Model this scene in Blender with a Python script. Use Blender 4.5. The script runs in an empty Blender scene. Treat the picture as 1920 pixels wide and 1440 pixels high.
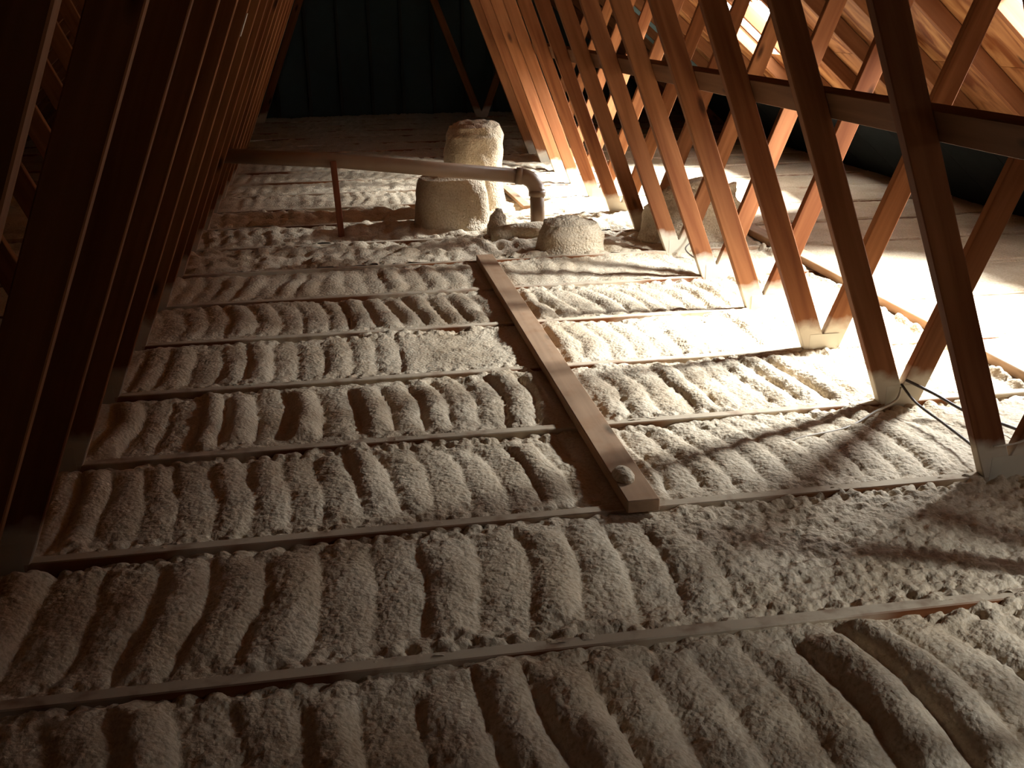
import bpy, bmesh, math, random
import numpy as np
from mathutils import Vector, Matrix, Euler

random.seed(7)
scene = bpy.context.scene
COL = scene.collection

# ------------------------------------------------------------------ camera
F_PX, PITCH, YAW, ROLL, EYE = 1922.84, 0.3526, 0.1651, -0.0129, 1.3189
cam_data = bpy.data.cameras.new('camera')
cam_data.sensor_width = 36.0
cam_data.lens = 36.0 * F_PX / 1920.0
cam_data.clip_start = 0.02
cam = bpy.data.objects.new('camera', cam_data)
COL.objects.link(cam)
fw = Vector((math.sin(YAW) * math.cos(PITCH), math.cos(YAW) * math.cos(PITCH), -math.sin(PITCH)))
ri = Vector((math.cos(YAW), -math.sin(YAW), 0))
up = ri.cross(fw)
r2 = ri * math.cos(ROLL) + up * math.sin(ROLL)
u2 = -ri * math.sin(ROLL) + up * math.cos(ROLL)
m = Matrix((r2, u2, -fw)).transposed().to_4x4()
m.translation = Vector((0, 0, EYE))
cam.matrix_world = m
scene.camera = cam

# ------------------------------------------------------------------ exposure and daylight
scene.view_settings.view_transform = 'Standard'
scene.view_settings.look = 'None'
scene.view_settings.exposure = 0.15
scene.view_settings.gamma = 1.0
scene.view_settings.use_curve_mapping = False
scene.cycles.use_denoising = True
scene.cycles.max_bounces = 10
scene.cycles.diffuse_bounces = 8

world = bpy.data.worlds.new('overcast_sky')
scene.world = world
world.use_nodes = True
bg = world.node_tree.nodes['Background']
bg.inputs['Color'].default_value = (0.86, 0.93, 1.0, 1)
bg.inputs['Strength'].default_value = 2.2

# three roof openings under vent hoods heightened to cut the light: (X from, X to, Y from, Y to, power)
OPENINGS = [(2.93, 3.40, 0.55, 1.30, 46.0),
            (2.93, 3.40, 3.62, 4.54, 275.0),
            (2.93, 3.40, 7.02, 7.95, 440.0)]
for (xa, xb, ya, yb, power) in OPENINGS:
    ld = bpy.data.lights.new('vent_daylight', 'AREA')
    ld.shape = 'RECTANGLE'
    ld.size = 0.32
    ld.size_y = 0.42
    ld.energy = power
    ld.spread = math.radians(112)
    ld.color = (0.90, 0.95, 1.0)
    lo = bpy.data.objects.new('vent_daylight', ld)
    COL.objects.link(lo)
    lo.location = (3.68, (ya + yb) / 2 + (-0.03 if 3 < ya < 5 else -0.12), 1.80)
    d = Vector((-0.72, 0, -0.76)).normalized()
    xax = Vector((0, 1, 0))
    zax = -d
    yax = zax.cross(xax)
    mm = Matrix((xax, yax, zax)).transposed().to_4x4()
    mm.translation = lo.location
    lo.matrix_world = mm

# ------------------------------------------------------------------ layout constants
S, Y1 = 0.61, 2.4923
XL, XR, KL, KR = -0.8389, 1.8191, 2.42, 2.61
XC = 0.54
SLOPE = 0.85
ZD = 3.84                      # underside of the right roof deck: z = ZD - SLOPE * X
def TY(i): return Y1 + S * (i - 1)
def deck_r(x): return ZD - SLOPE * x
def deck_l(x): return ZD - SLOPE * (2 * XC - x)

# ------------------------------------------------------------------ materials
def new_mat(name):
    mt = bpy.data.materials.new(name)
    mt.use_nodes = True
    nt = mt.node_tree
    b = nt.nodes['Principled BSDF']
    return mt, nt, b
def N(nt, kind, **kw):
    n = nt.nodes.new(kind)
    for k_, v in kw.items(): setattr(n, k_, v)
    return n
def ramp(nt, fac, stops):
    r = nt.nodes.new('ShaderNodeValToRGB')
    els = r.color_ramp.elements
    while len(els) < len(stops): els.new(0.5)
    for e, (p, c) in zip(els, stops):
        e.position = p; e.color = (*c, 1)
    nt.links.new(fac, r.inputs['Fac'])
    return r.outputs['Color']
def mixc(nt, fac, a, b, mode='MIX'):
    mx = nt.nodes.new('ShaderNodeMix'); mx.data_type = 'RGBA'; mx.blend_type = mode
    for sock, val in ((mx.inputs['Factor'], fac), (mx.inputs[6], a), (mx.inputs[7], b)):
        if isinstance(val, (int, float)): sock.default_value = val
        elif isinstance(val, tuple): sock.default_value = (*val, 1)
        else: nt.links.new(val, sock)
    return mx.outputs[2]
def math_n(nt, op, a, b=0.0, clamp=False):
    n = nt.nodes.new('ShaderNodeMath'); n.operation = op; n.use_clamp = clamp
    for sock, val in zip(n.inputs, (a, b)):
        if isinstance(val, (int, float)): sock.default_value = val
        else: nt.links.new(val, sock)
    return n.outputs[0]
FOAM_A, FOAM_B = (0.66, 0.555, 0.40), (0.52, 0.405, 0.265)

def foam_material(name, bump=0.006, dusty=0.0):
    mt, nt, b = new_mat(name)
    geo = N(nt, 'ShaderNodeNewGeometry')
    n1 = N(nt, 'ShaderNodeTexNoise'); n1.inputs['Scale'].default_value = 3.5; n1.inputs['Detail'].default_value = 5
    nt.links.new(geo.outputs['Position'], n1.inputs['Vector'])
    col = ramp(nt, n1.outputs['Fac'], [(0.3, FOAM_B), (0.62, FOAM_A)])
    n2 = N(nt, 'ShaderNodeTexNoise'); n2.inputs['Scale'].default_value = 100; n2.inputs['Detail'].default_value = 4
    nt.links.new(geo.outputs['Position'], n2.inputs['Vector'])
    vo = N(nt, 'ShaderNodeTexVoronoi'); vo.inputs['Scale'].default_value = 75
    nt.links.new(geo.outputs['Position'], vo.inputs['Vector'])
    h = math_n(nt, 'SUBTRACT', n2.outputs['Fac'], math_n(nt, 'MULTIPLY', vo.outputs['Distance'], 0.7))
    speck = ramp(nt, n2.outputs['Fac'], [(0.3, (0.72, 0.66, 0.58)), (0.55, (1, 1, 1))])
    col = mixc(nt, 0.8, col, speck, 'MULTIPLY')
    nt.links.new(col, b.inputs['Base Color'])
    b.inputs['Roughness'].default_value = 0.75
    b.inputs['Specular IOR Level'].default_value = 0.3
    bp = N(nt, 'ShaderNodeBump'); bp.inputs['Strength'].default_value = 0.65; bp.inputs['Distance'].default_value = bump
    nt.links.new(h, bp.inputs['Height']); nt.links.new(bp.outputs['Normal'], b.inputs['Normal'])
    return mt

def wood_material(name, light, dark, foam_top=None, dust=0.0, knots=True, scale=1.0, foam_w=0.05, blotch=False):
    """grain along the local X axis; foam_top = world height under which sprayed foam coats the timber"""
    mt, nt, b = new_mat(name)
    tc = N(nt, 'ShaderNodeTexCoord'); oi = N(nt, 'ShaderNodeObjectInfo')
    add = N(nt, 'ShaderNodeVectorMath', operation='ADD')
    sc = N(nt, 'ShaderNodeVectorMath', operation='SCALE'); 
    cmb = N(nt, 'ShaderNodeCombineXYZ')
    for s_ in cmb.inputs: nt.links.new(oi.outputs['Random'], s_)
    nt.links.new(cmb.outputs[0], sc.inputs[0]); sc.inputs['Scale'].default_value = 37.0
    nt.links.new(tc.outputs['Object'], add.inputs[0]); nt.links.new(sc.outputs[0], add.inputs[1])
    mp = N(nt, 'ShaderNodeMapping'); mp.inputs['Scale'].default_value = (1.6 * scale, 26 * scale, 26 * scale)
    nt.links.new(add.outputs[0], mp.inputs['Vector'])
    n1 = N(nt, 'ShaderNodeTexNoise'); n1.inputs['Scale'].default_value = 1.0; n1.inputs['Detail'].default_value = 6; n1.inputs['Distortion'].default_value = 0.6
    nt.links.new(mp.outputs[0], n1.inputs['Vector'])
    col = ramp(nt, n1.outputs['Fac'], [(0.28, dark), (0.7, light)])
    tint = ramp(nt, oi.outputs['Random'], [(0.0, (0.82, 0.74, 0.68)), (0.5, (1.0, 1.0, 1.0)), (1.0, (1.06, 1.08, 1.05))])
    col = mixc(nt, 1.0, col, tint, 'MULTIPLY')
    if blotch:                 # weathered heartwood figure of old plywood
        mb = N(nt, 'ShaderNodeMapping'); mb.inputs['Scale'].default_value = (1.6, 4.5, 4.5)
        nt.links.new(add.outputs[0], mb.inputs['Vector'])
        nb = N(nt, 'ShaderNodeTexNoise'); nb.inputs['Scale'].default_value = 1.3; nb.inputs['Detail'].default_value = 7; nb.inputs['Distortion'].default_value = 1.6
        nt.links.new(mb.outputs[0], nb.inputs['Vector'])
        col = mixc(nt, 1.0, col, ramp(nt, nb.outputs['Fac'], [(0.38, (0.42, 0.26, 0.17)), (0.58, (1, 1, 1))]), 'MULTIPLY')
    if knots:
        mk = N(nt, 'ShaderNodeMapping'); mk.inputs['Scale'].default_value = (2.6, 8.0, 8.0)
        nt.links.new(add.outputs[0], mk.inputs['Vector'])
        vo = N(nt, 'ShaderNodeTexVoronoi'); vo.inputs['Scale'].default_value = 1.0; vo.inputs['Randomness'].default_value = 1.0
        nt.links.new(mk.outputs[0], vo.inputs['Vector'])
        kf = ramp(nt, vo.outputs['Distance'], [(0.06, (1, 1, 1)), (0.16, (0, 0, 0))])
        col = mixc(nt, math_n(nt, 'MULTIPLY', kf, 0.85), col, tuple(c * 0.18 for c in dark))
    geo = N(nt, 'ShaderNodeNewGeometry')
    sep = N(nt, 'ShaderNodeSeparateXYZ'); nt.links.new(geo.outputs['Position'], sep.inputs[0])
    n3 = N(nt, 'ShaderNodeTexNoise'); n3.inputs['Scale'].default_value = 14; n3.inputs['Detail'].default_value = 5
    nt.links.new(geo.outputs['Position'], n3.inputs['Vector'])
    if foam_top is not None:
        # overspray: fades out above foam_top
        z = math_n(nt, 'ADD', sep.outputs[2], math_n(nt, 'MULTIPLY', math_n(nt, 'SUBTRACT', n3.outputs['Fac'], 0.5), 0.09))
        fac = math_n(nt, 'DIVIDE', math_n(nt, 'SUBTRACT', foam_top, z), foam_w, clamp=True)
        col = mixc(nt, math_n(nt, 'MULTIPLY', fac, 0.92), col, (0.58, 0.50, 0.38))
    if dust > 0:
        sn = N(nt, 'ShaderNodeSeparateXYZ'); nt.links.new(geo.outputs['Normal'], sn.inputs[0])
        upf = ramp(nt, sn.outputs[2], [(0.6, (0, 0, 0)), (0.9, (1, 1, 1))])
        n4 = ramp(nt, n3.outputs['Fac'], [(0.32, (0.5, 0.5, 0.5)), (0.5, (1, 1, 1))])
        n5 = N(nt, 'ShaderNodeTexNoise'); n5.inputs['Scale'].default_value = 1.7; n5.inputs['Detail'].default_value = 3
        nt.links.new(geo.outputs['Position'], n5.inputs['Vector'])
        side = ramp(nt, n5.outputs['Fac'], [(0.44, (0, 0, 0)), (0.54, (0.9, 0.9, 0.9))])
        upf = math_n(nt, 'MAXIMUM', upf, side)
        f = math_n(nt, 'MULTIPLY', math_n(nt, 'MULTIPLY', upf, n4), dust)
        col = mixc(nt, f, col, (0.58, 0.48, 0.34))
    nt.links.new(col, b.inputs['Base Color'])
    b.inputs['Roughness'].default_value = 0.7
    b.inputs['Specular IOR Level'].default_value = 0.08
    bp = N(nt, 'ShaderNodeBump'); bp.inputs['Strength'].default_value = 0.25; bp.inputs['Distance'].default_value = 0.002
    nt.links.new(n1.outputs['Fac'], bp.inputs['Height']); nt.links.new(bp.outputs['Normal'], b.inputs['Normal'])
    return mt

def plain(name, c, rough=0.6, metal=0.0, var=0.15, scale=8.0):
    mt, nt, b = new_mat(name)
    tc = N(nt, 'ShaderNodeTexCoord')
    n = N(nt, 'ShaderNodeTexNoise'); n.inputs['Scale'].default_value = scale; n.inputs['Detail'].default_value = 4
    nt.links.new(tc.outputs['Object'], n.inputs['Vector'])
    col = ramp(nt, n.outputs['Fac'], [(0.3, tuple(x * (1 - var) for x in c)), (0.7, c)])
    nt.links.new(col, b.inputs['Base Color'])
    b.inputs['Roughness'].default_value = rough; b.inputs['Metallic'].default_value = metal
    return mt

M_FOAM = foam_material('sprayed_foam')
M_FOAM_LUMP = foam_material('sprayed_foam_lump', bump=0.011)
WL, WD = (0.245, 0.098, 0.038), (0.145, 0.047, 0.017)
M_WEB = wood_material('fir_web', WL, WD, foam_top=0.125)
M_CHORD = wood_material('fir_chord', WL, WD, dust=0.95, knots=False)
M_RAFTER = wood_material('fir_rafter', (0.19, 0.078, 0.033), (0.12, 0.043, 0.017))
M_BRACE = wood_material('fir_brace', (0.27, 0.14, 0.075), (0.17, 0.085, 0.045))
M_BOARD = wood_material('fir_board', (0.42, 0.24, 0.13), (0.27, 0.14, 0.07), dust=0.25)
M_PLY = wood_material('plywood', blotch=True, light=(0.33, 0.165, 0.068), dark=(0.15, 0.055, 0.02), knots=True, scale=0.25)
M_STAKE = wood_material('stake_wood', (0.30, 0.10, 0.05), (0.18, 0.06, 0.03))
M_PVC = plain('old_pvc', (0.36, 0.235, 0.145), 0.45)
M_GUSSET = plain('galvanised_plate', (0.56, 0.49, 0.37), 0.7)
M_HOOD = plain('vent_hood_metal', (0.75, 0.73, 0.70), 0.5)
M_TEAL = plain('blue_foam_board', (0.30, 0.47, 0.52), 0.8)
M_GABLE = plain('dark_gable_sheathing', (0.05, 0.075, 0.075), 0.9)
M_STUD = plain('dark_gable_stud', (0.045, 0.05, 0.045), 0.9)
M_ROOFING = plain('roofing_felt', (0.05, 0.05, 0.05), 0.9)
M_DRYWALL = plain('ceiling_board', (0.5, 0.42, 0.33), 0.9)
M_CABLE_L = plain('pale_cable', (0.55, 0.47, 0.36), 0.5)
M_CABLE_D = plain('dark_cable', (0.10, 0.08, 0.065), 0.5)
M_LIGHT_FLECK = plain('paper', (0.85, 0.82, 0.74), 0.8)

# ------------------------------------------------------------------ helpers
def tag(o, label=None, cat=None, group=None, kind=None):
    if label: o['label'] = label
    if cat: o['category'] = cat
    if group: o['group'] = group
    if kind: o['kind'] = kind
    return o
def empty(name, loc=(0, 0, 0)):
    o = bpy.data.objects.new(name, None); COL.objects.link(o); o.location = loc
    o.empty_display_size = 0.1
    return o
def link_mesh(name, me, mat=None, parent=None):
    o = bpy.data.objects.new(name, me)
    if mat: me.materials.append(mat)
    COL.objects.link(o)
    if parent: o.parent = parent
    return o
def bm_obj(name, bm, mat, parent=None, smooth=False):
    bmesh.ops.recalc_face_normals(bm, faces=bm.faces[:])
    me = bpy.data.meshes.new(name); bm.to_mesh(me); bm.free()
    if smooth: me.polygons.foreach_set('use_smooth', [True] * len(me.polygons))
    return link_mesh(name, me, mat, parent)
def box_bm(x0, x1, y0, y1, z0, z1, bevel=0.0, bm=None):
    own = bm or bmesh.new()
    vs = [own.verts.new((x, y, z)) for x in (x0, x1) for y in (y0, y1) for z in (z0, z1)]
    for q in ((0, 1, 3, 2), (4, 6, 7, 5), (0, 4, 5, 1), (2, 3, 7, 6), (0, 2, 6, 4), (1, 5, 7, 3)):
        own.faces.new([vs[i] for i in q])
    if bevel and bm is None:
        bmesh.ops.bevel(own, geom=own.edges[:], offset=bevel, segments=1, affect='EDGES')
    return own
def beam(name, a, b, across, thick, mat, parent=None, ydir=Vector((0, 1, 0)), bevel=0.003, cut=None):
    """timber from a to b; its narrow side runs along ydir; local X is the length"""
    a, b = Vector(a), Vector(b)
    d = (b - a); L = d.length; d.normalize()
    yv = (ydir - d * ydir.dot(d)).normalized(); zv = d.cross(yv)
    bm = box_bm(-L / 2, L / 2, -thick / 2, thick / 2, -across / 2, across / 2, bevel)
    o = bm_obj(name, bm, mat, parent)
    mm = Matrix((d, yv, zv)).transposed().to_4x4(); mm.translation = (a + b) / 2
    o.matrix_local = mm
    return o
def tube(name, pts, r, mat, parent=None, sides=16, caps=True):
    pts = [Vector(p) for p in pts]
    bm = bmesh.new(); rings = []
    ref = Vector((0.13, 0.97, 0.2))
    for i, p in enumerate(pts):
        t = (pts[min(i + 1, len(pts) - 1)] - pts[max(i - 1, 0)]).normalized()
        x = (ref - t * ref.dot(t)).normalized(); y = t.cross(x)
        rr = r[i] if isinstance(r, (list, tuple)) else r
        rings.append([bm.verts.new(p + rr * (x * math.cos(2 * math.pi * k / sides) + y * math.sin(2 * math.pi * k / sides))) for k in range(sides)])
    for A, B in zip(rings, rings[1:]):
        for k in range(sides): bm.faces.new((A[k], A[(k + 1) % sides], B[(k + 1) % sides], B[k]))
    if caps: bm.faces.new(rings[0][::-1]); bm.faces.new(rings[-1])
    o = bm_obj(name, bm, mat, parent, smooth=True)
    return o

# numpy noise
_rng = np.random.default_rng(11)
_TAB = _rng.random((256, 256))
def vnoise(x, y, seed=0):
    x = x + seed * 17.31; y = y + seed * 9.77
    xi = np.floor(x).astype(int); yi = np.floor(y).astype(int)
    fx = x - xi; fy = y - yi
    fx = fx * fx * fx * (fx * (fx * 6 - 15) + 10); fy = fy * fy * fy * (fy * (fy * 6 - 15) + 10)
    g = lambda a, b_: _TAB[a & 255, b_ & 255]
    return (g(xi, yi) * (1 - fx) + g(xi + 1, yi) * fx) * (1 - fy) + (g(xi, yi + 1) * (1 - fx) + g(xi + 1, yi + 1) * fx) * fy
def fbm(x, y, seed=0, oct=4):
    s = 0; a = 0.5
    for o_ in range(oct):
        s = s + a * (vnoise(x, y, seed + o_ * 3) - 0.5); x = x * 2.03; y = y * 2.03; a *= 0.5
    return s
def lumps(x, y, cell, seed=0):
    """rounded popcorn lumps, 0..1"""
    u = x / cell; v = y / cell
    ui = np.floor(u).astype(int); vi = np.floor(v).astype(int)
    best = np.zeros_like(u)
    for dx in (-1, 0, 1):
        for dy in (-1, 0, 1):
            a = (ui + dx + seed * 13) & 255; b_ = (vi + dy + seed * 29) & 255
            cx = ui + dx + _TAB[a, b_]; cy = vi + dy + _TAB[(a + 91) & 255, (b_ + 47) & 255]
            r = 0.45 + 0.5 * _TAB[(a + 33) & 255, (b_ + 150) & 255]
            d2 = ((u - cx) ** 2 + (v - cy) ** 2) / r ** 2
            best = np.maximum(best, np.sqrt(np.clip(1 - d2, 0, 1)) * r)
    return best
def sstep(a, b_, x):
    t = np.clip((x - a) / (b_ - a), 0, 1); return t * t * (3 - 2 * t)
def hash1(i, s=0): return _TAB[(i.astype(int) * 7 + s * 31) & 255, (i.astype(int) * 3 + s * 11 + 5) & 255]

# ------------------------------------------------------------------ the shell: floor, roof deck, walls
YA, YB = -1.6, TY(20) + 0.1
XE_R = (ZD + 0.10) / SLOPE
XE_L = 2 * XC - XE_R
floor = bm_obj('floor', box_bm(XE_L, XE_R, YA, YB, -0.14, -0.12), M_DRYWALL)
tag(floor, kind='structure')

# roof covering over the boards, left slope whole, right slope with three openings
ct = math.sqrt(1 + SLOPE ** 2)
def slope_frame(side):
    """origin at the ridge, local x down the slope, local y along the ridge, local z out of the roof"""
    d = Vector((1, 0, -SLOPE)).normalized() if side > 0 else Vector((-1, 0, -SLOPE)).normalized()
    n = Vector((SLOPE, 0, 1)).normalized() if side > 0 else Vector((-SLOPE, 0, 1)).normalized()
    yv = n.cross(d)
    mm = Matrix((d, yv, n)).transposed().to_4x4(); mm.translation = Vector((XC, 0, ZD - SLOPE * XC))
    return mm
def s_of(x): return (x - XC) * ct
S_END = s_of(XE_R)
HOLES = [(s_of(a), s_of(b), ya, yb) for (a, b, ya, yb, _) in OPENINGS]
def holed_boxes(s0, s1, y0, y1, z0, z1, holes):
    bm = bmesh.new()
    ss = sorted({s0, s1, *[v for h in holes for v in h[:2] if s0 < v < s1]})
    ys = sorted({y0, y1, *[v for h in holes for v in h[2:] if y0 < v < y1]})
    for a, b in zip(ss, ss[1:]):
        for c, d in zip(ys, ys[1:]):
            mx, my = (a + b) / 2, (c + d) / 2
            if any(h[0] < mx < h[1] and h[2] < my < h[3] for h in holes): continue
            box_bm(a, b, c, d, z0, z1, bm=bm)
    return bm
MR, ML = slope_frame(1), slope_frame(-1)
ceiling = empty('ceiling', (XC, 0, ZD - SLOPE * XC)); tag(ceiling, kind='structure')
def deck_panel(side, s0, s1, y0, y1, holes):
    # local y of the left slope runs backwards
    if side > 0:
        bm = holed_boxes(s0, s1, y0, y1, 0.0, 0.012, holes)
        for h in holes:                       # splintered upper edge of the opening
            if s0 <= h[0] < s1:
                yy = max(h[2], y0); k_ = 0
                while yy < min(h[3], y1) - 0.05:
                    w = 0.025 + 0.05 * random.random(); dp = 0.012 + 0.05 * random.random() ** 2
                    a, b = (h[0], yy), (h[0], yy + w); c = (h[0] + dp, yy + w * (0.3 + 0.4 * random.random()))
                    lo_ = [bm.verts.new((p[0], p[1], 0.0005)) for p in (a, b, c)]; hi_ = [bm.verts.new((p[0], p[1], 0.0115)) for p in (a, b, c)]
                    bm.faces.new(lo_); bm.faces.new(hi_[::-1])
                    for q in range(3): bm.faces.new((lo_[q], lo_[(q + 1) % 3], hi_[(q + 1) % 3], hi_[q]))
                    yy += w
    else:
        bm = holed_boxes(s0, s1, -y1, -y0, 0.0, 0.012, [])
    cx, cy = (s0 + s1) / 2, (y0 + y1) / 2 * (1 if side > 0 else -1)
    bmesh.ops.translate(bm, verts=bm.verts[:], vec=(-cx, -cy, 0))
    o = bm_obj('sheathing_panel', bm, M_PLY, ceiling)
    mm = (MR if side > 0 else ML) @ Matrix.Translation((cx, cy, 0))
    o.matrix_local = Matrix.Translation(-ceiling.location) @ mm
    # plywood grain runs along the ridge on every sheet, so turn the mesh frame
    return o
for side in (1, -1):
    row = 0; s0 = 0.02
    while s0 < S_END - 0.01:
        s1 = min(s0 + 1.216, S_END)
        y0 = YA - (1.22 if row % 2 else 0)
        while y0 < YB:
            y1 = min(y0 + 2.44, YB)
            a = max(y0, YA)
            hs = HOLES if side > 0 else []
            deck_panel(side, s0, s1 - 0.003, a, y1 - 0.003, hs)
            y0 += 2.44
        s0 += 1.216; row += 1
for side, mm in ((1, MR), (-1, ML)):
    bm = holed_boxes(0, S_END + 0.15, YA, YB, 0.013, 0.03, HOLES) if side > 0 else box_bm(0, S_END + 0.15, -YB, -YA, 0.013, 0.03)
    o = bm_obj('roof_covering', bm, M_ROOFING, ceiling)
    o.matrix_local = Matrix.Translation(-ceiling.location) @ mm

# gable walls: far one with studs that just show in the dark, near one behind the camera
def gable(name, y, thick, mat):
    bm = bmesh.new()
    prof = [(XE_L - .1, -0.14), (XE_R + .1, -0.14), (XE_R + .1, 0.0), (XC, ZD - SLOPE * XC + .05), (XE_L - .1, 0.0)]
    A = [bm.verts.new((x, y, z)) for x, z in prof]; B = [bm.verts.new((x, y + thick, z)) for x, z in prof]
    bm.faces.new(A); bm.faces.new(B[::-1])
    for i in range(5): bm.faces.new((A[i], A[(i + 1) % 5], B[(i + 1) % 5], B[i]))
    o = bm_obj(name, bm, mat); tag(o, kind='structure'); return o
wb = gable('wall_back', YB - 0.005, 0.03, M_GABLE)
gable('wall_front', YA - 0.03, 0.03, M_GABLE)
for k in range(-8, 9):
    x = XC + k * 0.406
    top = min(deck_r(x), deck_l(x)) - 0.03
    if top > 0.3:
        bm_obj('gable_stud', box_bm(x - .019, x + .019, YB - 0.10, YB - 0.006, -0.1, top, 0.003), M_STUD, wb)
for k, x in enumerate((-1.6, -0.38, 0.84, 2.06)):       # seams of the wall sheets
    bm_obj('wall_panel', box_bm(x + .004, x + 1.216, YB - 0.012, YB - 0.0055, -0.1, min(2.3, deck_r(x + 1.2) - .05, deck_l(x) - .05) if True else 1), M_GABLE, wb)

# eave blocking closes the long sides
for nm, x in (('wall_right', XE_R + 0.0), ('wall_left', XE_L - 0.02)):
    o = bm_obj(nm, box_bm(x, x + 0.02, YA, YB, -0.14, 0.12), M_PLY); tag(o, kind='structure')

# ------------------------------------------------------------------ sprayed foam between the chords
def foam_height(x, y, bay):
    y0, y1 = TY(bay), TY(bay + 1)
    v = (y - y0) / S
    dn, df = y - y0, y1 - y                     # distance to the near / far chord centre
    rb = random.Random(100 + bay)
    sp = rb.uniform(0.085, 0.105); slant = rb.uniform(-0.08, 0.10); amp = 0.019
    rough = 0.0
    if bay == -1: sp, slant, amp = 0.120, 0.05, 0.022
    if bay == 0: sp, slant, amp = 0.128, -0.04, 0.024
    if bay == 1: sp, slant, amp = 0.100, 0.06, 0.022
    if bay == 2: sp, slant, amp = 0.105, 0.05, 0.022
    if bay == 5: amp = 0.016
    if bay in (6, 7, 8): amp, rough = 0.010, 0.035
    if bay > 8: amp, rough = 0.010, 0.012
    warp = 0.05 * (vnoise(x * 2.1, y * 3.0, bay) - 0.5) + 0.022 * (vnoise(x * 5.0, y * 6.0, bay + 40) - 0.5)
    ph = (x + slant * (v - 0.5) + warp + 0.10 * (v - 0.5) ** 2) / sp
    rid = np.floor(ph); fr = ph - rid
    rid = rid + 1000 * (bay + 3)
    prof = np.power(np.clip(1 - (2 * fr - 1) ** 2, 0, 1), 0.85)
    ra = 0.25 + 0.95 * hash1(rid, 1); off = (hash1(rid, 2) - 0.5) * 0.012
    va = 0.10 + 0.10 * hash1(rid, 3); vb = 0.80 + 0.12 * hash1(rid, 4)
    env = sstep(va - 0.09, va + 0.05, v) * (1 - sstep(vb - 0.05, vb + 0.08, v))
    A = amp * (0.5 + 1.25 * vnoise(x * 1.3, y * 2.0, bay + 9))
    # worked-over places without passes
    if bay == 0: A = A * (1 - 0.93 * sstep(0.70, 0.95, x + 0.25 * (v - 0.5)))
    if bay == 1: A = A * (1 - 0.45 * sstep(0.9, 1.2, x))
    if bay == 3: A = A * (1 - 0.8 * sstep(0.15, 0.3, x) * (1 - sstep(0.6, 0.75, x)))
    A = A * (1 - 0.92 * sstep(1.9, 2.5, x))
    h = -0.016 + 0.008 * np.sin(np.pi * np.clip(v, 0, 1)) + A * (prof * ra - 0.35) * env + off * env * (A / 0.03)
    h = h + 0.030 * fbm(x * 3.0, y * 3.0, bay + 21) + 0.012 * fbm(x * 14, y * 14, bay + 5)
    # popcorn lumps along both chords and in the rough bays
    edge = np.maximum(1 - sstep(0.03, 0.11, dn), 1 - sstep(0.03, 0.13, df))
    edge = edge * (0.25 + 1.1 * vnoise(x * 2.5, y * 2.5, bay + 60)) * (1 - 0.8 * sstep(2.0, 2.6, x))
    lm = lumps(x, y, 0.029, bay + 4)
    h = h + edge * (lm - 0.30) * 0.026
    sm = lumps(x + 3.1, y, 0.0185, bay + 8)
    h = h + (sm - 0.3) * 0.0062 * (0.35 + 0.9 * vnoise(x * 4, y * 4, bay + 77)) * (1 - 0.7 * sstep(2.0, 2.6, x))
    if bay == 0: h = h + sstep(0.7, 0.95, x) * (lumps(x, y + 1.7, 0.022, 3) - 0.35) * 0.011 * (1 - sstep(1.9, 2.3, x))
    if rough: h = h + rough * ((lumps(x, y, 0.075, bay) - 0.3) * 0.8 + 1.3 * fbm(x * 6, y * 6, bay + 31)) * (1 - 0.8 * sstep(2.0, 2.6, x))
    # lower along the near face of the next chord, flush behind the near chord
    h = h - (1 - sstep(0.015, 0.075, df)) * 0.018 * (1 - 0.9 * sstep(-0.3, 0.5, x)) * (0.1 + 1.2 * vnoise(x * 1.1, x * 0 + bay * 3.3, 90))
    # keep the chord tops mostly clear, with spills here and there
    on = np.maximum(1 - sstep(0.016, 0.034, dn), 1 - sstep(0.016, 0.034, df))
    spill = 0.022 * (vnoise(x * 1.6, y * 0 + bay * 0.37, 95) - 0.37) + 0.016 * (vnoise(x * 7, y * 9, 96) - 0.5)
    right = sstep(2.5, 2.7, x) * (bay < 13)
    spill = spill * (1 - right) + right * (0.007 - 0.02 * (1 - sstep(0.004, 0.010, np.abs(np.minimum(dn, df) - 0.012))))
    cap = np.where(on > 0.02, spill, 1.0)
    h = h * (1 - on) + (np.minimum(h, spill) * (1 - right) + spill * right) * on
    h = h + right * 0.010 * (1 - on)
    bead = (1 - sstep(0.0, 0.035, np.abs(x - 2.405))) * (bay < 7) * (bay > 0)
    h = h + bead * (0.012 + 0.045 * lumps(x, y, 0.05, 40) * vnoise(x * 3, y * 5, 44))
    # below the loose boards
    ub = (1 - sstep(0.07, 0.10, np.abs(x - 0.775))) * (1 - sstep(5.5, 5.6, y)) * sstep(2.40, 2.46, y)
    h = h * (1 - ub) + np.minimum(h, -0.012) * ub
    if bay < 9:
        uo = (1 - sstep(0.05, 0.075, np.abs(x - 2.475))); h = h * (1 - uo) + np.minimum(h, -0.004) * uo
    return h
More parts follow.
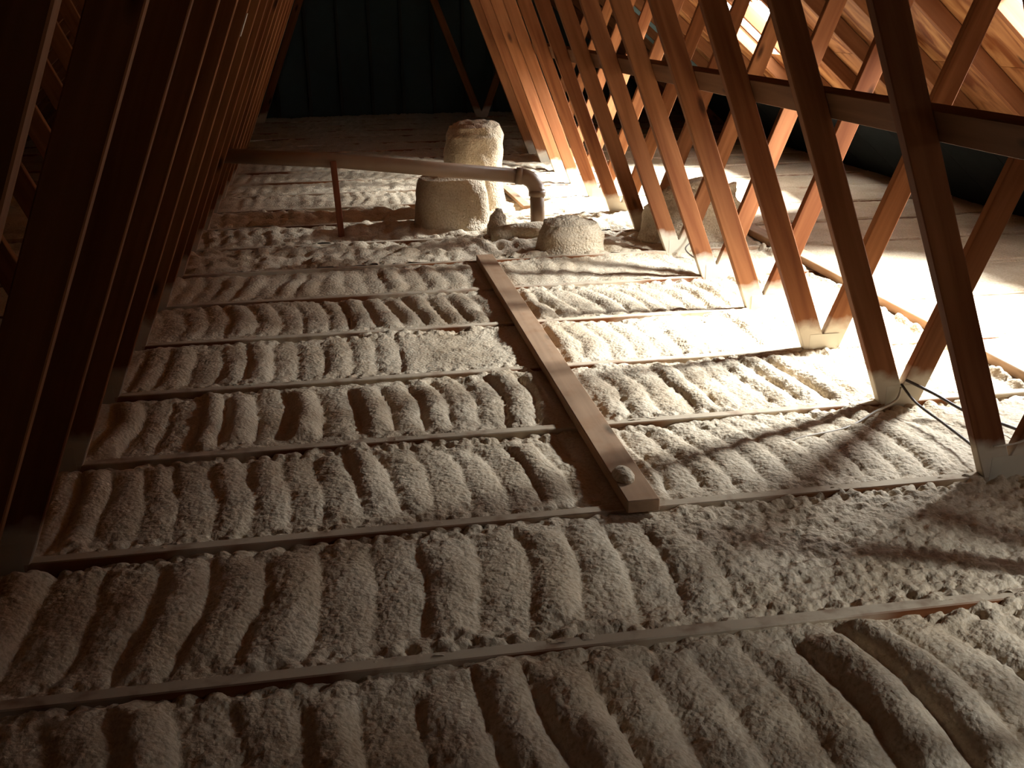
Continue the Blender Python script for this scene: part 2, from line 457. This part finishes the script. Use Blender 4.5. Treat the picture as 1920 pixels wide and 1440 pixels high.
def foam_bay(bay):
    fine = {-1: .008, 0: .007, 1: .007, 2: .0085, 3: .009, 4: .010}.get(bay, .015)
    xs = np.concatenate([np.arange(XE_L + .02, -1.15, .04), np.arange(-1.15, 2.45, fine), np.arange(2.45, XE_R - .02, .03)])
    ys = np.linspace(TY(bay), TY(bay + 1), int(S / fine) + 1)
    X, Y = np.meshgrid(xs, ys, indexing='ij')
    Z = foam_height(X, Y, bay)
    nx, ny = X.shape
    co = np.stack([X, Y, Z], -1).reshape(-1, 3).astype(np.float32)
    a = (np.arange(nx - 1)[:, None] * ny + np.arange(ny - 1)[None]).ravel()
    q = np.stack([a, a + ny, a + ny + 1, a + 1], -1).astype(np.int32)
    me = bpy.data.meshes.new('foam_fill')
    me.vertices.add(len(co)); me.vertices.foreach_set('co', co.ravel())
    me.loops.add(q.size); me.loops.foreach_set('vertex_index', q.ravel())
    me.polygons.add(len(q)); me.polygons.foreach_set('loop_start', np.arange(0, q.size, 4, dtype=np.int32))
    me.update(calc_edges=True)
    me.polygons.foreach_set('use_smooth', np.ones(len(q), dtype=bool))
    return link_mesh('foam_fill', me, M_FOAM, floor)
for b_ in range(-2, 20): foam_bay(b_)

# ------------------------------------------------------------------ roof trusses
W, T = 0.089, 0.038
def web_between(name, foot_x_left, z0, z1, run, parent, thick=T):
    """web whose left edge passes foot_x_left at z=0; run = dx/dz"""
    cosl = 1 / math.sqrt(1 + run * run)
    cx = foot_x_left + W / cosl / 2
    return beam(name, (cx + run * z0, 0, z0), (cx + run * z1, 0, z1), W, thick, M_WEB, parent)
def make_truss(webs=True):
    t = empty('roof_truss')
    beam('bottom_chord', (XE_L + .05, 0, -W / 2), (XE_R - .05, 0, -W / 2), W, T, M_CHORD, t)
    dz = W / 2 * math.sqrt(1 + SLOPE ** 2) + 0.002
    for sgn in (1, -1):
        xe = XE_R - .16 if sgn > 0 else XE_L + .16
        zt = ZD - SLOPE * XC - dz
        beam('top_chord', (XC + sgn * .02, 0, zt - SLOPE * .02), (xe, 0, zt - SLOPE * abs(xe - XC)), W, T, M_RAFTER, t)
    if webs:
        wl = W * math.sqrt(1 + KL ** -2); wr = W * math.sqrt(1 + KR ** -2)
        ztop = ZD - SLOPE * XC - 0.16
        web_between('inner_web', XL - wl, -.06, ztop, 1 / KL, t)
        web_between('inner_web', XR, -.06, ztop, -1 / KR, t)
        web_between('outer_web', XR + .055, -.06, 1.66, 1 / KR, t, T - .003)
        web_between('outer_web', XL - .055 - wl, -.06, 1.66, -1 / KL, t, T - .003)
        for xg, s_ in ((XR + .08, 1), (XL - .08, -1)):
            bm = bmesh.new()
            for yy in (-T / 2 - .0012, T / 2 + .0002): box_bm(xg - .062, xg + .062, yy, yy + .001, -.075, .062, bm=bm)
            o = bm_obj('gusset_plate', bm, M_GUSSET, t)
    return t
def copy_tree(o, parent=None):
    c = o.copy(); COL.objects.link(c)
    if parent: c.parent = parent
    for ch in list(o.children): copy_tree(ch, c)
    return c
ORD = ['first', 'second', 'third', 'fourth', 'fifth', 'sixth', 'seventh', 'eighth', 'ninth', 'tenth', 'eleventh', 'twelfth', 'thirteenth']
def truss_label(i):
    if i == -1: return 'timber roof truss whose web board fills the upper left corner beside a dark gap'
    if i == 0: return 'timber roof truss whose left web stands just right of the upper left dark gap'
    if i == 1: return 'timber roof truss with the nearest right V foot, its joist under the loose plank end'
    if i == 2: return 'timber roof truss, second V foot from lower right, cables tangled at its foam coated joint'
    if i == 19: return 'lone dim timber truss far back in the dark before the gable wall'
    return 'orange brown timber roof truss, %s V foot counting back from lower right' % ORD[i - 1]
first = None
TRUSS = {}
for i in list(range(-1, 14)) + [19]:
    if first is None: t = first = make_truss()
    else: t = copy_tree(first)
    t.location = (0, TY(i), 0)
    tag(t, truss_label(i), 'truss', 'roof trusses along the attic')
    TRUSS[i] = t
plain_t = None
for i in range(14, 19):
    if plain_t is None: t = plain_t = make_truss(False); 
    else: t = copy_tree(plain_t)
    t.name = 'roof_frame'
    t.location = (0, TY(i), 0)
    tag(t, 'unlit timber rafter pair and joist without webs, in the dark far end', 'rafter frame', 'rafter frames in the dark far end')
tg = bm_obj('paper_tag', box_bm(-.002, .001, -.012, .012, -.045, .045), M_LIGHT_FLECK, TRUSS[4])  # pale strip added to paint a fleck of light on the web edge
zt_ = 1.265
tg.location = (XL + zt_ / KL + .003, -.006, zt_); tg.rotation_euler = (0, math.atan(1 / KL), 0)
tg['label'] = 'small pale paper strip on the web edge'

# ------------------------------------------------------------------ loose timbers
def board(name, x0, x1, y0, y1, z0, z1, mat, rz=0.0):
    L = y1 - y0
    o = bm_obj(name, box_bm(-L / 2, L / 2, -(x1 - x0) / 2, (x1 - x0) / 2, -(z1 - z0) / 2, (z1 - z0) / 2, .003), mat)
    o.location = ((x0 + x1) / 2, (y0 + y1) / 2, (z0 + z1) / 2); o.rotation_euler = (0, 0, math.pi / 2 + rz)
    return o
o = board('loose_plank', .725, .818, 2.445, 5.50, .001, .039, M_BOARD)
tag(o, 'long dusty timber plank lying across the joists in the middle of the foam floor', 'plank')
o = board('loose_plank', 2.43, 2.52, 2.0, 6.35, .001, .041, M_BOARD)
tag(o, 'timber plank lying on the joists behind the right webs, edged with foam lumps', 'plank')
o = board('loose_plank', 1.24, 1.30, 6.95, 8.15, .004, .03, M_BOARD, 0.02)
tag(o, 'short narrow plank on the bright floor behind the pipe elbow', 'plank')
# lateral brace: lies against the right edges of the inner webs
zc = 1.017
bx = XR + W * math.sqrt(1 + KR ** -2) - zc / KR
dirw = Vector((-1 / KR, 0, 1)).normalized(); nrm = Vector((dirw.z, 0, -dirw.x))
c = Vector((bx, 0, zc)) + nrm * .0195
br = beam('lateral_brace', c + Vector((0, -1.0, 0)), c + Vector((0, TY(13) + .1, 0)), W, T, M_BRACE, ydir=nrm)
tag(br, 'long horizontal timber brace running behind the right webs at mid height', 'brace')

# ------------------------------------------------------------------ foam covered objects
def foam_blob(name, base_pts, mat, seed, sub=4, amp=.012):
    """lumpy body from a stack of (z, rx, ry, cx, cy, squareness) rings"""
    rs = 64
    bm = bmesh.new(); rings = []
    zs = np.linspace(0, len(base_pts) - 1, 44)
    ang = 2 * np.pi * np.arange(rs) / rs; ca, sa = np.cos(ang), np.sin(ang)
    for q in zs:
        i = min(int(q), len(base_pts) - 2); f = q - i; f = f * f * (3 - 2 * f)
        A, B = base_pts[i], base_pts[i + 1]
        z, rx, ry, cx, cy, sq = [a + (b - a) * f for a, b in zip(A, B)]
        px = np.sign(ca) * np.abs(ca) ** (2 / sq) * rx; py = np.sign(sa) * np.abs(sa) ** (2 / sq) * ry
        n_ = 3.2 * fbm(px * 7 + z * 4, z * 8 + py * 7, seed) + 0.9 * lumps(px + z * .4 + 5, z + py * 0.7 + 3, .055, seed) + 0.4 * lumps(px + 2, z * .9 + py + 7, .024, seed + 5) - 0.5
        g = 1 + amp * n_ / max(rx, .05) * (1 if rx > .02 else .2)
        zz = z + amp * .8 * n_ * (1 if z > base_pts[-3][0] - 1e-6 else 0.2)
        rings.append([bm.verts.new((cx + px[k] * g[k], cy + py[k] * g[k], zz[k])) for k in range(rs)])
    for A, B in zip(rings, rings[1:]):
        for k in range(rs): bm.faces.new((A[k], A[(k + 1) % rs], B[(k + 1) % rs], B[k]))
    bm.faces.new(rings[-1])
    o = bm_obj(name, bm, mat, smooth=True)
    return o
o = foam_blob('foam_covered_flue', [(-.08, .215, .215, 0, 0, 2.2), (0.02, .20, .20, 0, 0, 2.3), (.30, .19, .19, 0, 0, 2.4), (.50, .188, .188, 0.005, 0, 2.5), (.56, .165, .165, 0, 0, 2.4), (.585, .11, .11, 0, 0, 2.2), (.588, .02, .02, 0, 0, 2)], M_FOAM_LUMP, 3, amp=.016)
o.location = (.94, 7.09, 0); tag(o, 'tall round foam covered flue stack with a domed top behind the pipe', 'flue')
o = foam_blob('foam_covered_duct_box', [(-.08, .27, .23, 0, 0, 3), (0.02, .235, .20, 0, 0, 3.2), (.22, .22, .19, 0, 0, 3.4), (.30, .20, .17, 0, 0, 3.2), (.33, .12, .10, 0, 0, 3), (.335, .02, .02, 0, 0, 2)], M_FOAM_LUMP, 5, amp=.012)
o.location = (.72, 6.58, 0); tag(o, 'squat foam covered box under the pipe in front of the round flue', 'duct box')
o = foam_blob('foam_covered_light_housing', [(-.06, .24, .17, 0, 0, 2.4), (0.0, .20, .14, 0, 0, 2.6), (.10, .185, .13, 0, 0, 2.8), (.16, .15, .105, 0, 0, 2.6), (.185, .07, .05, 0, 0, 2.4), (.187, .01, .01, 0, 0, 2)], M_FOAM_LUMP, 8, amp=.012)
o.location = (1.31, 5.72, -.01); tag(o, 'low rounded foam loaf on the floor right of the pipe elbow', 'foam mound')
o = foam_blob('foam_covered_duct', [(-.06, .31, .22, 0, 0, 2.6), (.05, .30, .19, 0, 0, 2.6), (.18, .28, .16, .02, 0, 2.5), (.29, .21, .11, .03, 0, 2.3), (.33, .10, .05, .03, 0, 2), (.335, .01, .01, .03, 0, 2)], M_FOAM_LUMP, 12, amp=.035)
o.location = (2.08, 5.90, -.01); tag(o, 'foam covered hump behind the right webs beside the sixth V foot', 'foam mound')
o = foam_blob('foam_lump', [(0, .030, .05, 0, 0, 2), (.008, .030, .05, 0, 0, 2), (.022, .02, .035, 0, 0, 2), (.03, .003, .006, 0, 0, 2)], M_FOAM, 15, amp=.006)
o.location = (.755, 2.60, .0395); tag(o, 'small foam lump stuck on the near end of the middle plank', 'foam lump')

# ------------------------------------------------------------------ waste vent pipe
pipe = empty('vent_pipe', (1.2, 6.2, 0)); tag(pipe, 'dull plastic vent pipe running level from the left and turning down at an elbow', 'pipe')
R_ = .0445
def rel(p): return Vector(p) - Vector((1.2, 6.2, 0))
E0 = Vector((1.2, 6.2, .337))
hd = (Vector((-.015, 6.45, .45)) - E0).normalized()
cen = [rel(E0 + hd * .075), rel((-.015, 6.45, .45)), rel((-.72, 6.60, .485))]
tube('pipe_run', cen, R_, M_PVC, pipe, 24)
tube('pipe_drop', [rel((1.203, 6.2, .30)), rel((1.21, 6.2, -.07))], R_, M_PVC, pipe, 24)
arc = []
for k in range(9):
    t_ = k / 8; p0, p1, p2 = E0 + hd * .10, E0 + hd * .005 + Vector((0, 0, .003)), E0 + Vector((0.004, 0, -.10))
    arc.append(rel(p0 * (1 - t_) ** 2 + p1 * 2 * t_ * (1 - t_) + p2 * t_ ** 2))
tube('elbow', arc, R_ + .004, M_PVC, pipe, 24)
tube('coupling', [rel(E0 + hd * .085), rel(E0 + hd * .125)], R_ + .008, M_PVC, pipe, 24)
tube('coupling', [rel((1.204, 6.2, .225)), rel((1.205, 6.2, .262))], R_ + .008, M_PVC, pipe, 24)
tube('coupling', [rel((1.209, 6.2, .02)), rel((1.209, 6.2, .06))], R_ + .008, M_PVC, pipe, 24)
o = tube('foam_covered_pipe', [(.90, 6.10, .01), (1.0, 6.08, .025), (1.12, 6.07, .03), (1.2, 6.09, .03), (1.27, 6.10, .02)], [.045, .055, .06, .06, .05], M_FOAM_LUMP, None, 18)
tag(o, 'stubby foam covered pipe lying at the foot of the vent pipe drop', 'pipe')
o = foam_blob('foam_clump', [(-.03, .07, .05, 0, 0, 2), (.05, .055, .05, 0, 0, 2), (.11, .045, .04, .01, 0, 2), (.15, .02, .02, .01, 0, 2), (.155, .004, .004, .01, 0, 2)], M_FOAM_LUMP, 19, amp=.011)
o.location = (.955, 6.22, 0); tag(o, 'knobbly dark foam clump between duct box and pipe drop', 'foam clump')
st = board('support_stake', -.019, .019, -.2, .3, -.01, .01, M_STAKE)
st.matrix_world = Matrix.Translation((-.006, 6.385, .205)) @ Euler((0, math.radians(90 - 2.5), 0)).to_matrix().to_4x4() @ Euler((math.pi / 2, 0, 0)).to_matrix().to_4x4()
tag(st, 'thin reddish wooden stake propping up the pipe at the left', 'stake')

# ------------------------------------------------------------------ cables
def cable(label, pts, r, mat):
    P_ = [Vector(pts[0])] + [Vector(p) for p in pts] + [Vector(pts[-1])]
    out = []
    for a, b, c, d in zip(P_, P_[1:], P_[2:], P_[3:]):
        for k in range(6):
            t = k / 6
            out.append(0.5 * (2 * b + (c - a) * t + (2 * a - 5 * b + 4 * c - d) * t * t + (3 * b - a - 3 * c + d) * t ** 3))
    out.append(P_[-1])
    o = tube('electrical_cable', out, r, mat, None, 8)
    tag(o, label, 'cable', 'cables at the right web feet'); return o
yt2 = TY(2) - .03
cable('pale cable drooping left from the second V foot onto the foam', [(1.885, yt2, .06), (1.86, yt2 - .02, .02), (1.74, 2.98, .012), (1.60, 2.90, .0), (1.42, 2.86, -.005), (1.3, 2.84, -.03)], .0045, M_CABLE_L)
cable('dark cable running from the second V foot to the near V foot', [(1.885, yt2, .07), (1.885, 2.97, .04), (1.88, 2.78, .035), (1.87, 2.60, .03), (1.84, 2.52, .02)], .0045, M_CABLE_D)
cable('dark cable hanging off to the right of the second V foot', [(1.90, yt2, .085), (1.96, 2.99, .06), (2.02, 2.88, .03), (2.10, 2.75, .02), (2.2, 2.62, -.01)], .0055, M_CABLE_D)
cable('thin pale cable wrapped across the near V foot', [(1.83, 2.465, .10), (1.90, 2.465, .105), (1.97, 2.467, .13), (2.08, 2.55, .14), (2.3, 2.7, .10)], .003, M_CABLE_L)
cable('thin dark cable dropping beside the sixth V foot', [(2.0, 5.48, .14), (1.96, 5.47, .07), (1.90, 5.42, .03), (1.93, 5.3, .0), (1.99, 5.2, .02)], .004, M_CABLE_D)

# ------------------------------------------------------------------ blue baffles between the rafters
for (i, x0, x1, lb) in ((13, 2.4, 4.2, 'blue grey foam baffle panel under the roof boards, nearer of the two'), (14, 2.4, 4.2, 'blue grey foam baffle panel under the roof boards, farther of the two')):
    bm = box_bm(s_of(x0), s_of(x1), TY(i) + .03, TY(i + 1) - .03, -.022, -.004, .003)
    o = bm_obj('ventilation_baffle', bm, M_TEAL); o.matrix_world = MR
    tag(o, lb, 'baffle', 'ventilation baffles at the far right')

M_EAVE_PANEL = plain('dark_felt', (0.008, 0.009, 0.009), 1.0, 0.0, 0.3)  # near-black panels hung below the rafters, one per bay of the right eave
M_EAVE_PANEL.node_tree.nodes['Principled BSDF'].inputs['Specular IOR Level'].default_value = 0.05
slab = None
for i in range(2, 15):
    if slab is None:
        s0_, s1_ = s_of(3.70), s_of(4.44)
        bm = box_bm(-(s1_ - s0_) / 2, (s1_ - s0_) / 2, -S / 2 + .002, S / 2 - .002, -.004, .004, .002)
        o = slab = bm_obj('eave_baffle', bm, M_EAVE_PANEL)
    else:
        o = slab.copy(); COL.objects.link(o)
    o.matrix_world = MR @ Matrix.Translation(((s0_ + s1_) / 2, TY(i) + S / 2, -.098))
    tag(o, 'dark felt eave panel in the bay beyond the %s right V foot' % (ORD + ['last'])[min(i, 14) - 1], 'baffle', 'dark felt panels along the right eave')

# ------------------------------------------------------------------ vent hoods over the roof openings, heightened to cut the light
for n_, (xa, xb, ya, yb, p) in enumerate(OPENINGS):
    hd_ = empty('roof_vent_hood', (xa, ya, deck_r(xa)))
    names = ['pale roof vent hood over the opening beside the camera', 'pale roof vent hood glimpsed through the opening at the upper right corner', 'pale roof vent hood seen through the white opening between the right webs']
    tag(hd_, names[n_], 'roof vent', 'vent hoods over the roof openings')
    o0 = Vector(hd_.location)
    def cheek(y):
        bm = bmesh.new(); pr = [(xa - .04, deck_r(xa - .04) + .03), (3.98, deck_r(3.98) + .03), (3.98, 2.14), (xa - .04, 2.14)]
        A = [bm.verts.new(Vector((x, y, z)) - o0) for x, z in pr]; B = [bm.verts.new(Vector((x, y + .012, z)) - o0) for x, z in pr]
        bm.faces.new(A); bm.faces.new(B[::-1])
        for k in range(4): bm.faces.new((A[k], A[(k + 1) % 4], B[(k + 1) % 4], B[k]))
        return bm
    bm_obj('side_cheek', cheek(ya - .03), M_HOOD, hd_); bm_obj('side_cheek', cheek(yb + .018), M_HOOD, hd_)
    bm = box_bm(xa - .05, 4.0, ya - .03, yb + .03, 2.14, 2.152); bmesh.ops.translate(bm, verts=bm.verts[:], vec=-o0); bm_obj('top_sheet', bm, M_HOOD, hd_)
    bm = box_bm(xa - .06, xa - .045, ya - .03, yb + .03, deck_r(xa - .05) + .0, 2.14); bmesh.ops.translate(bm, verts=bm.verts[:], vec=-o0); bm_obj('back_sheet', bm, M_HOOD, hd_)
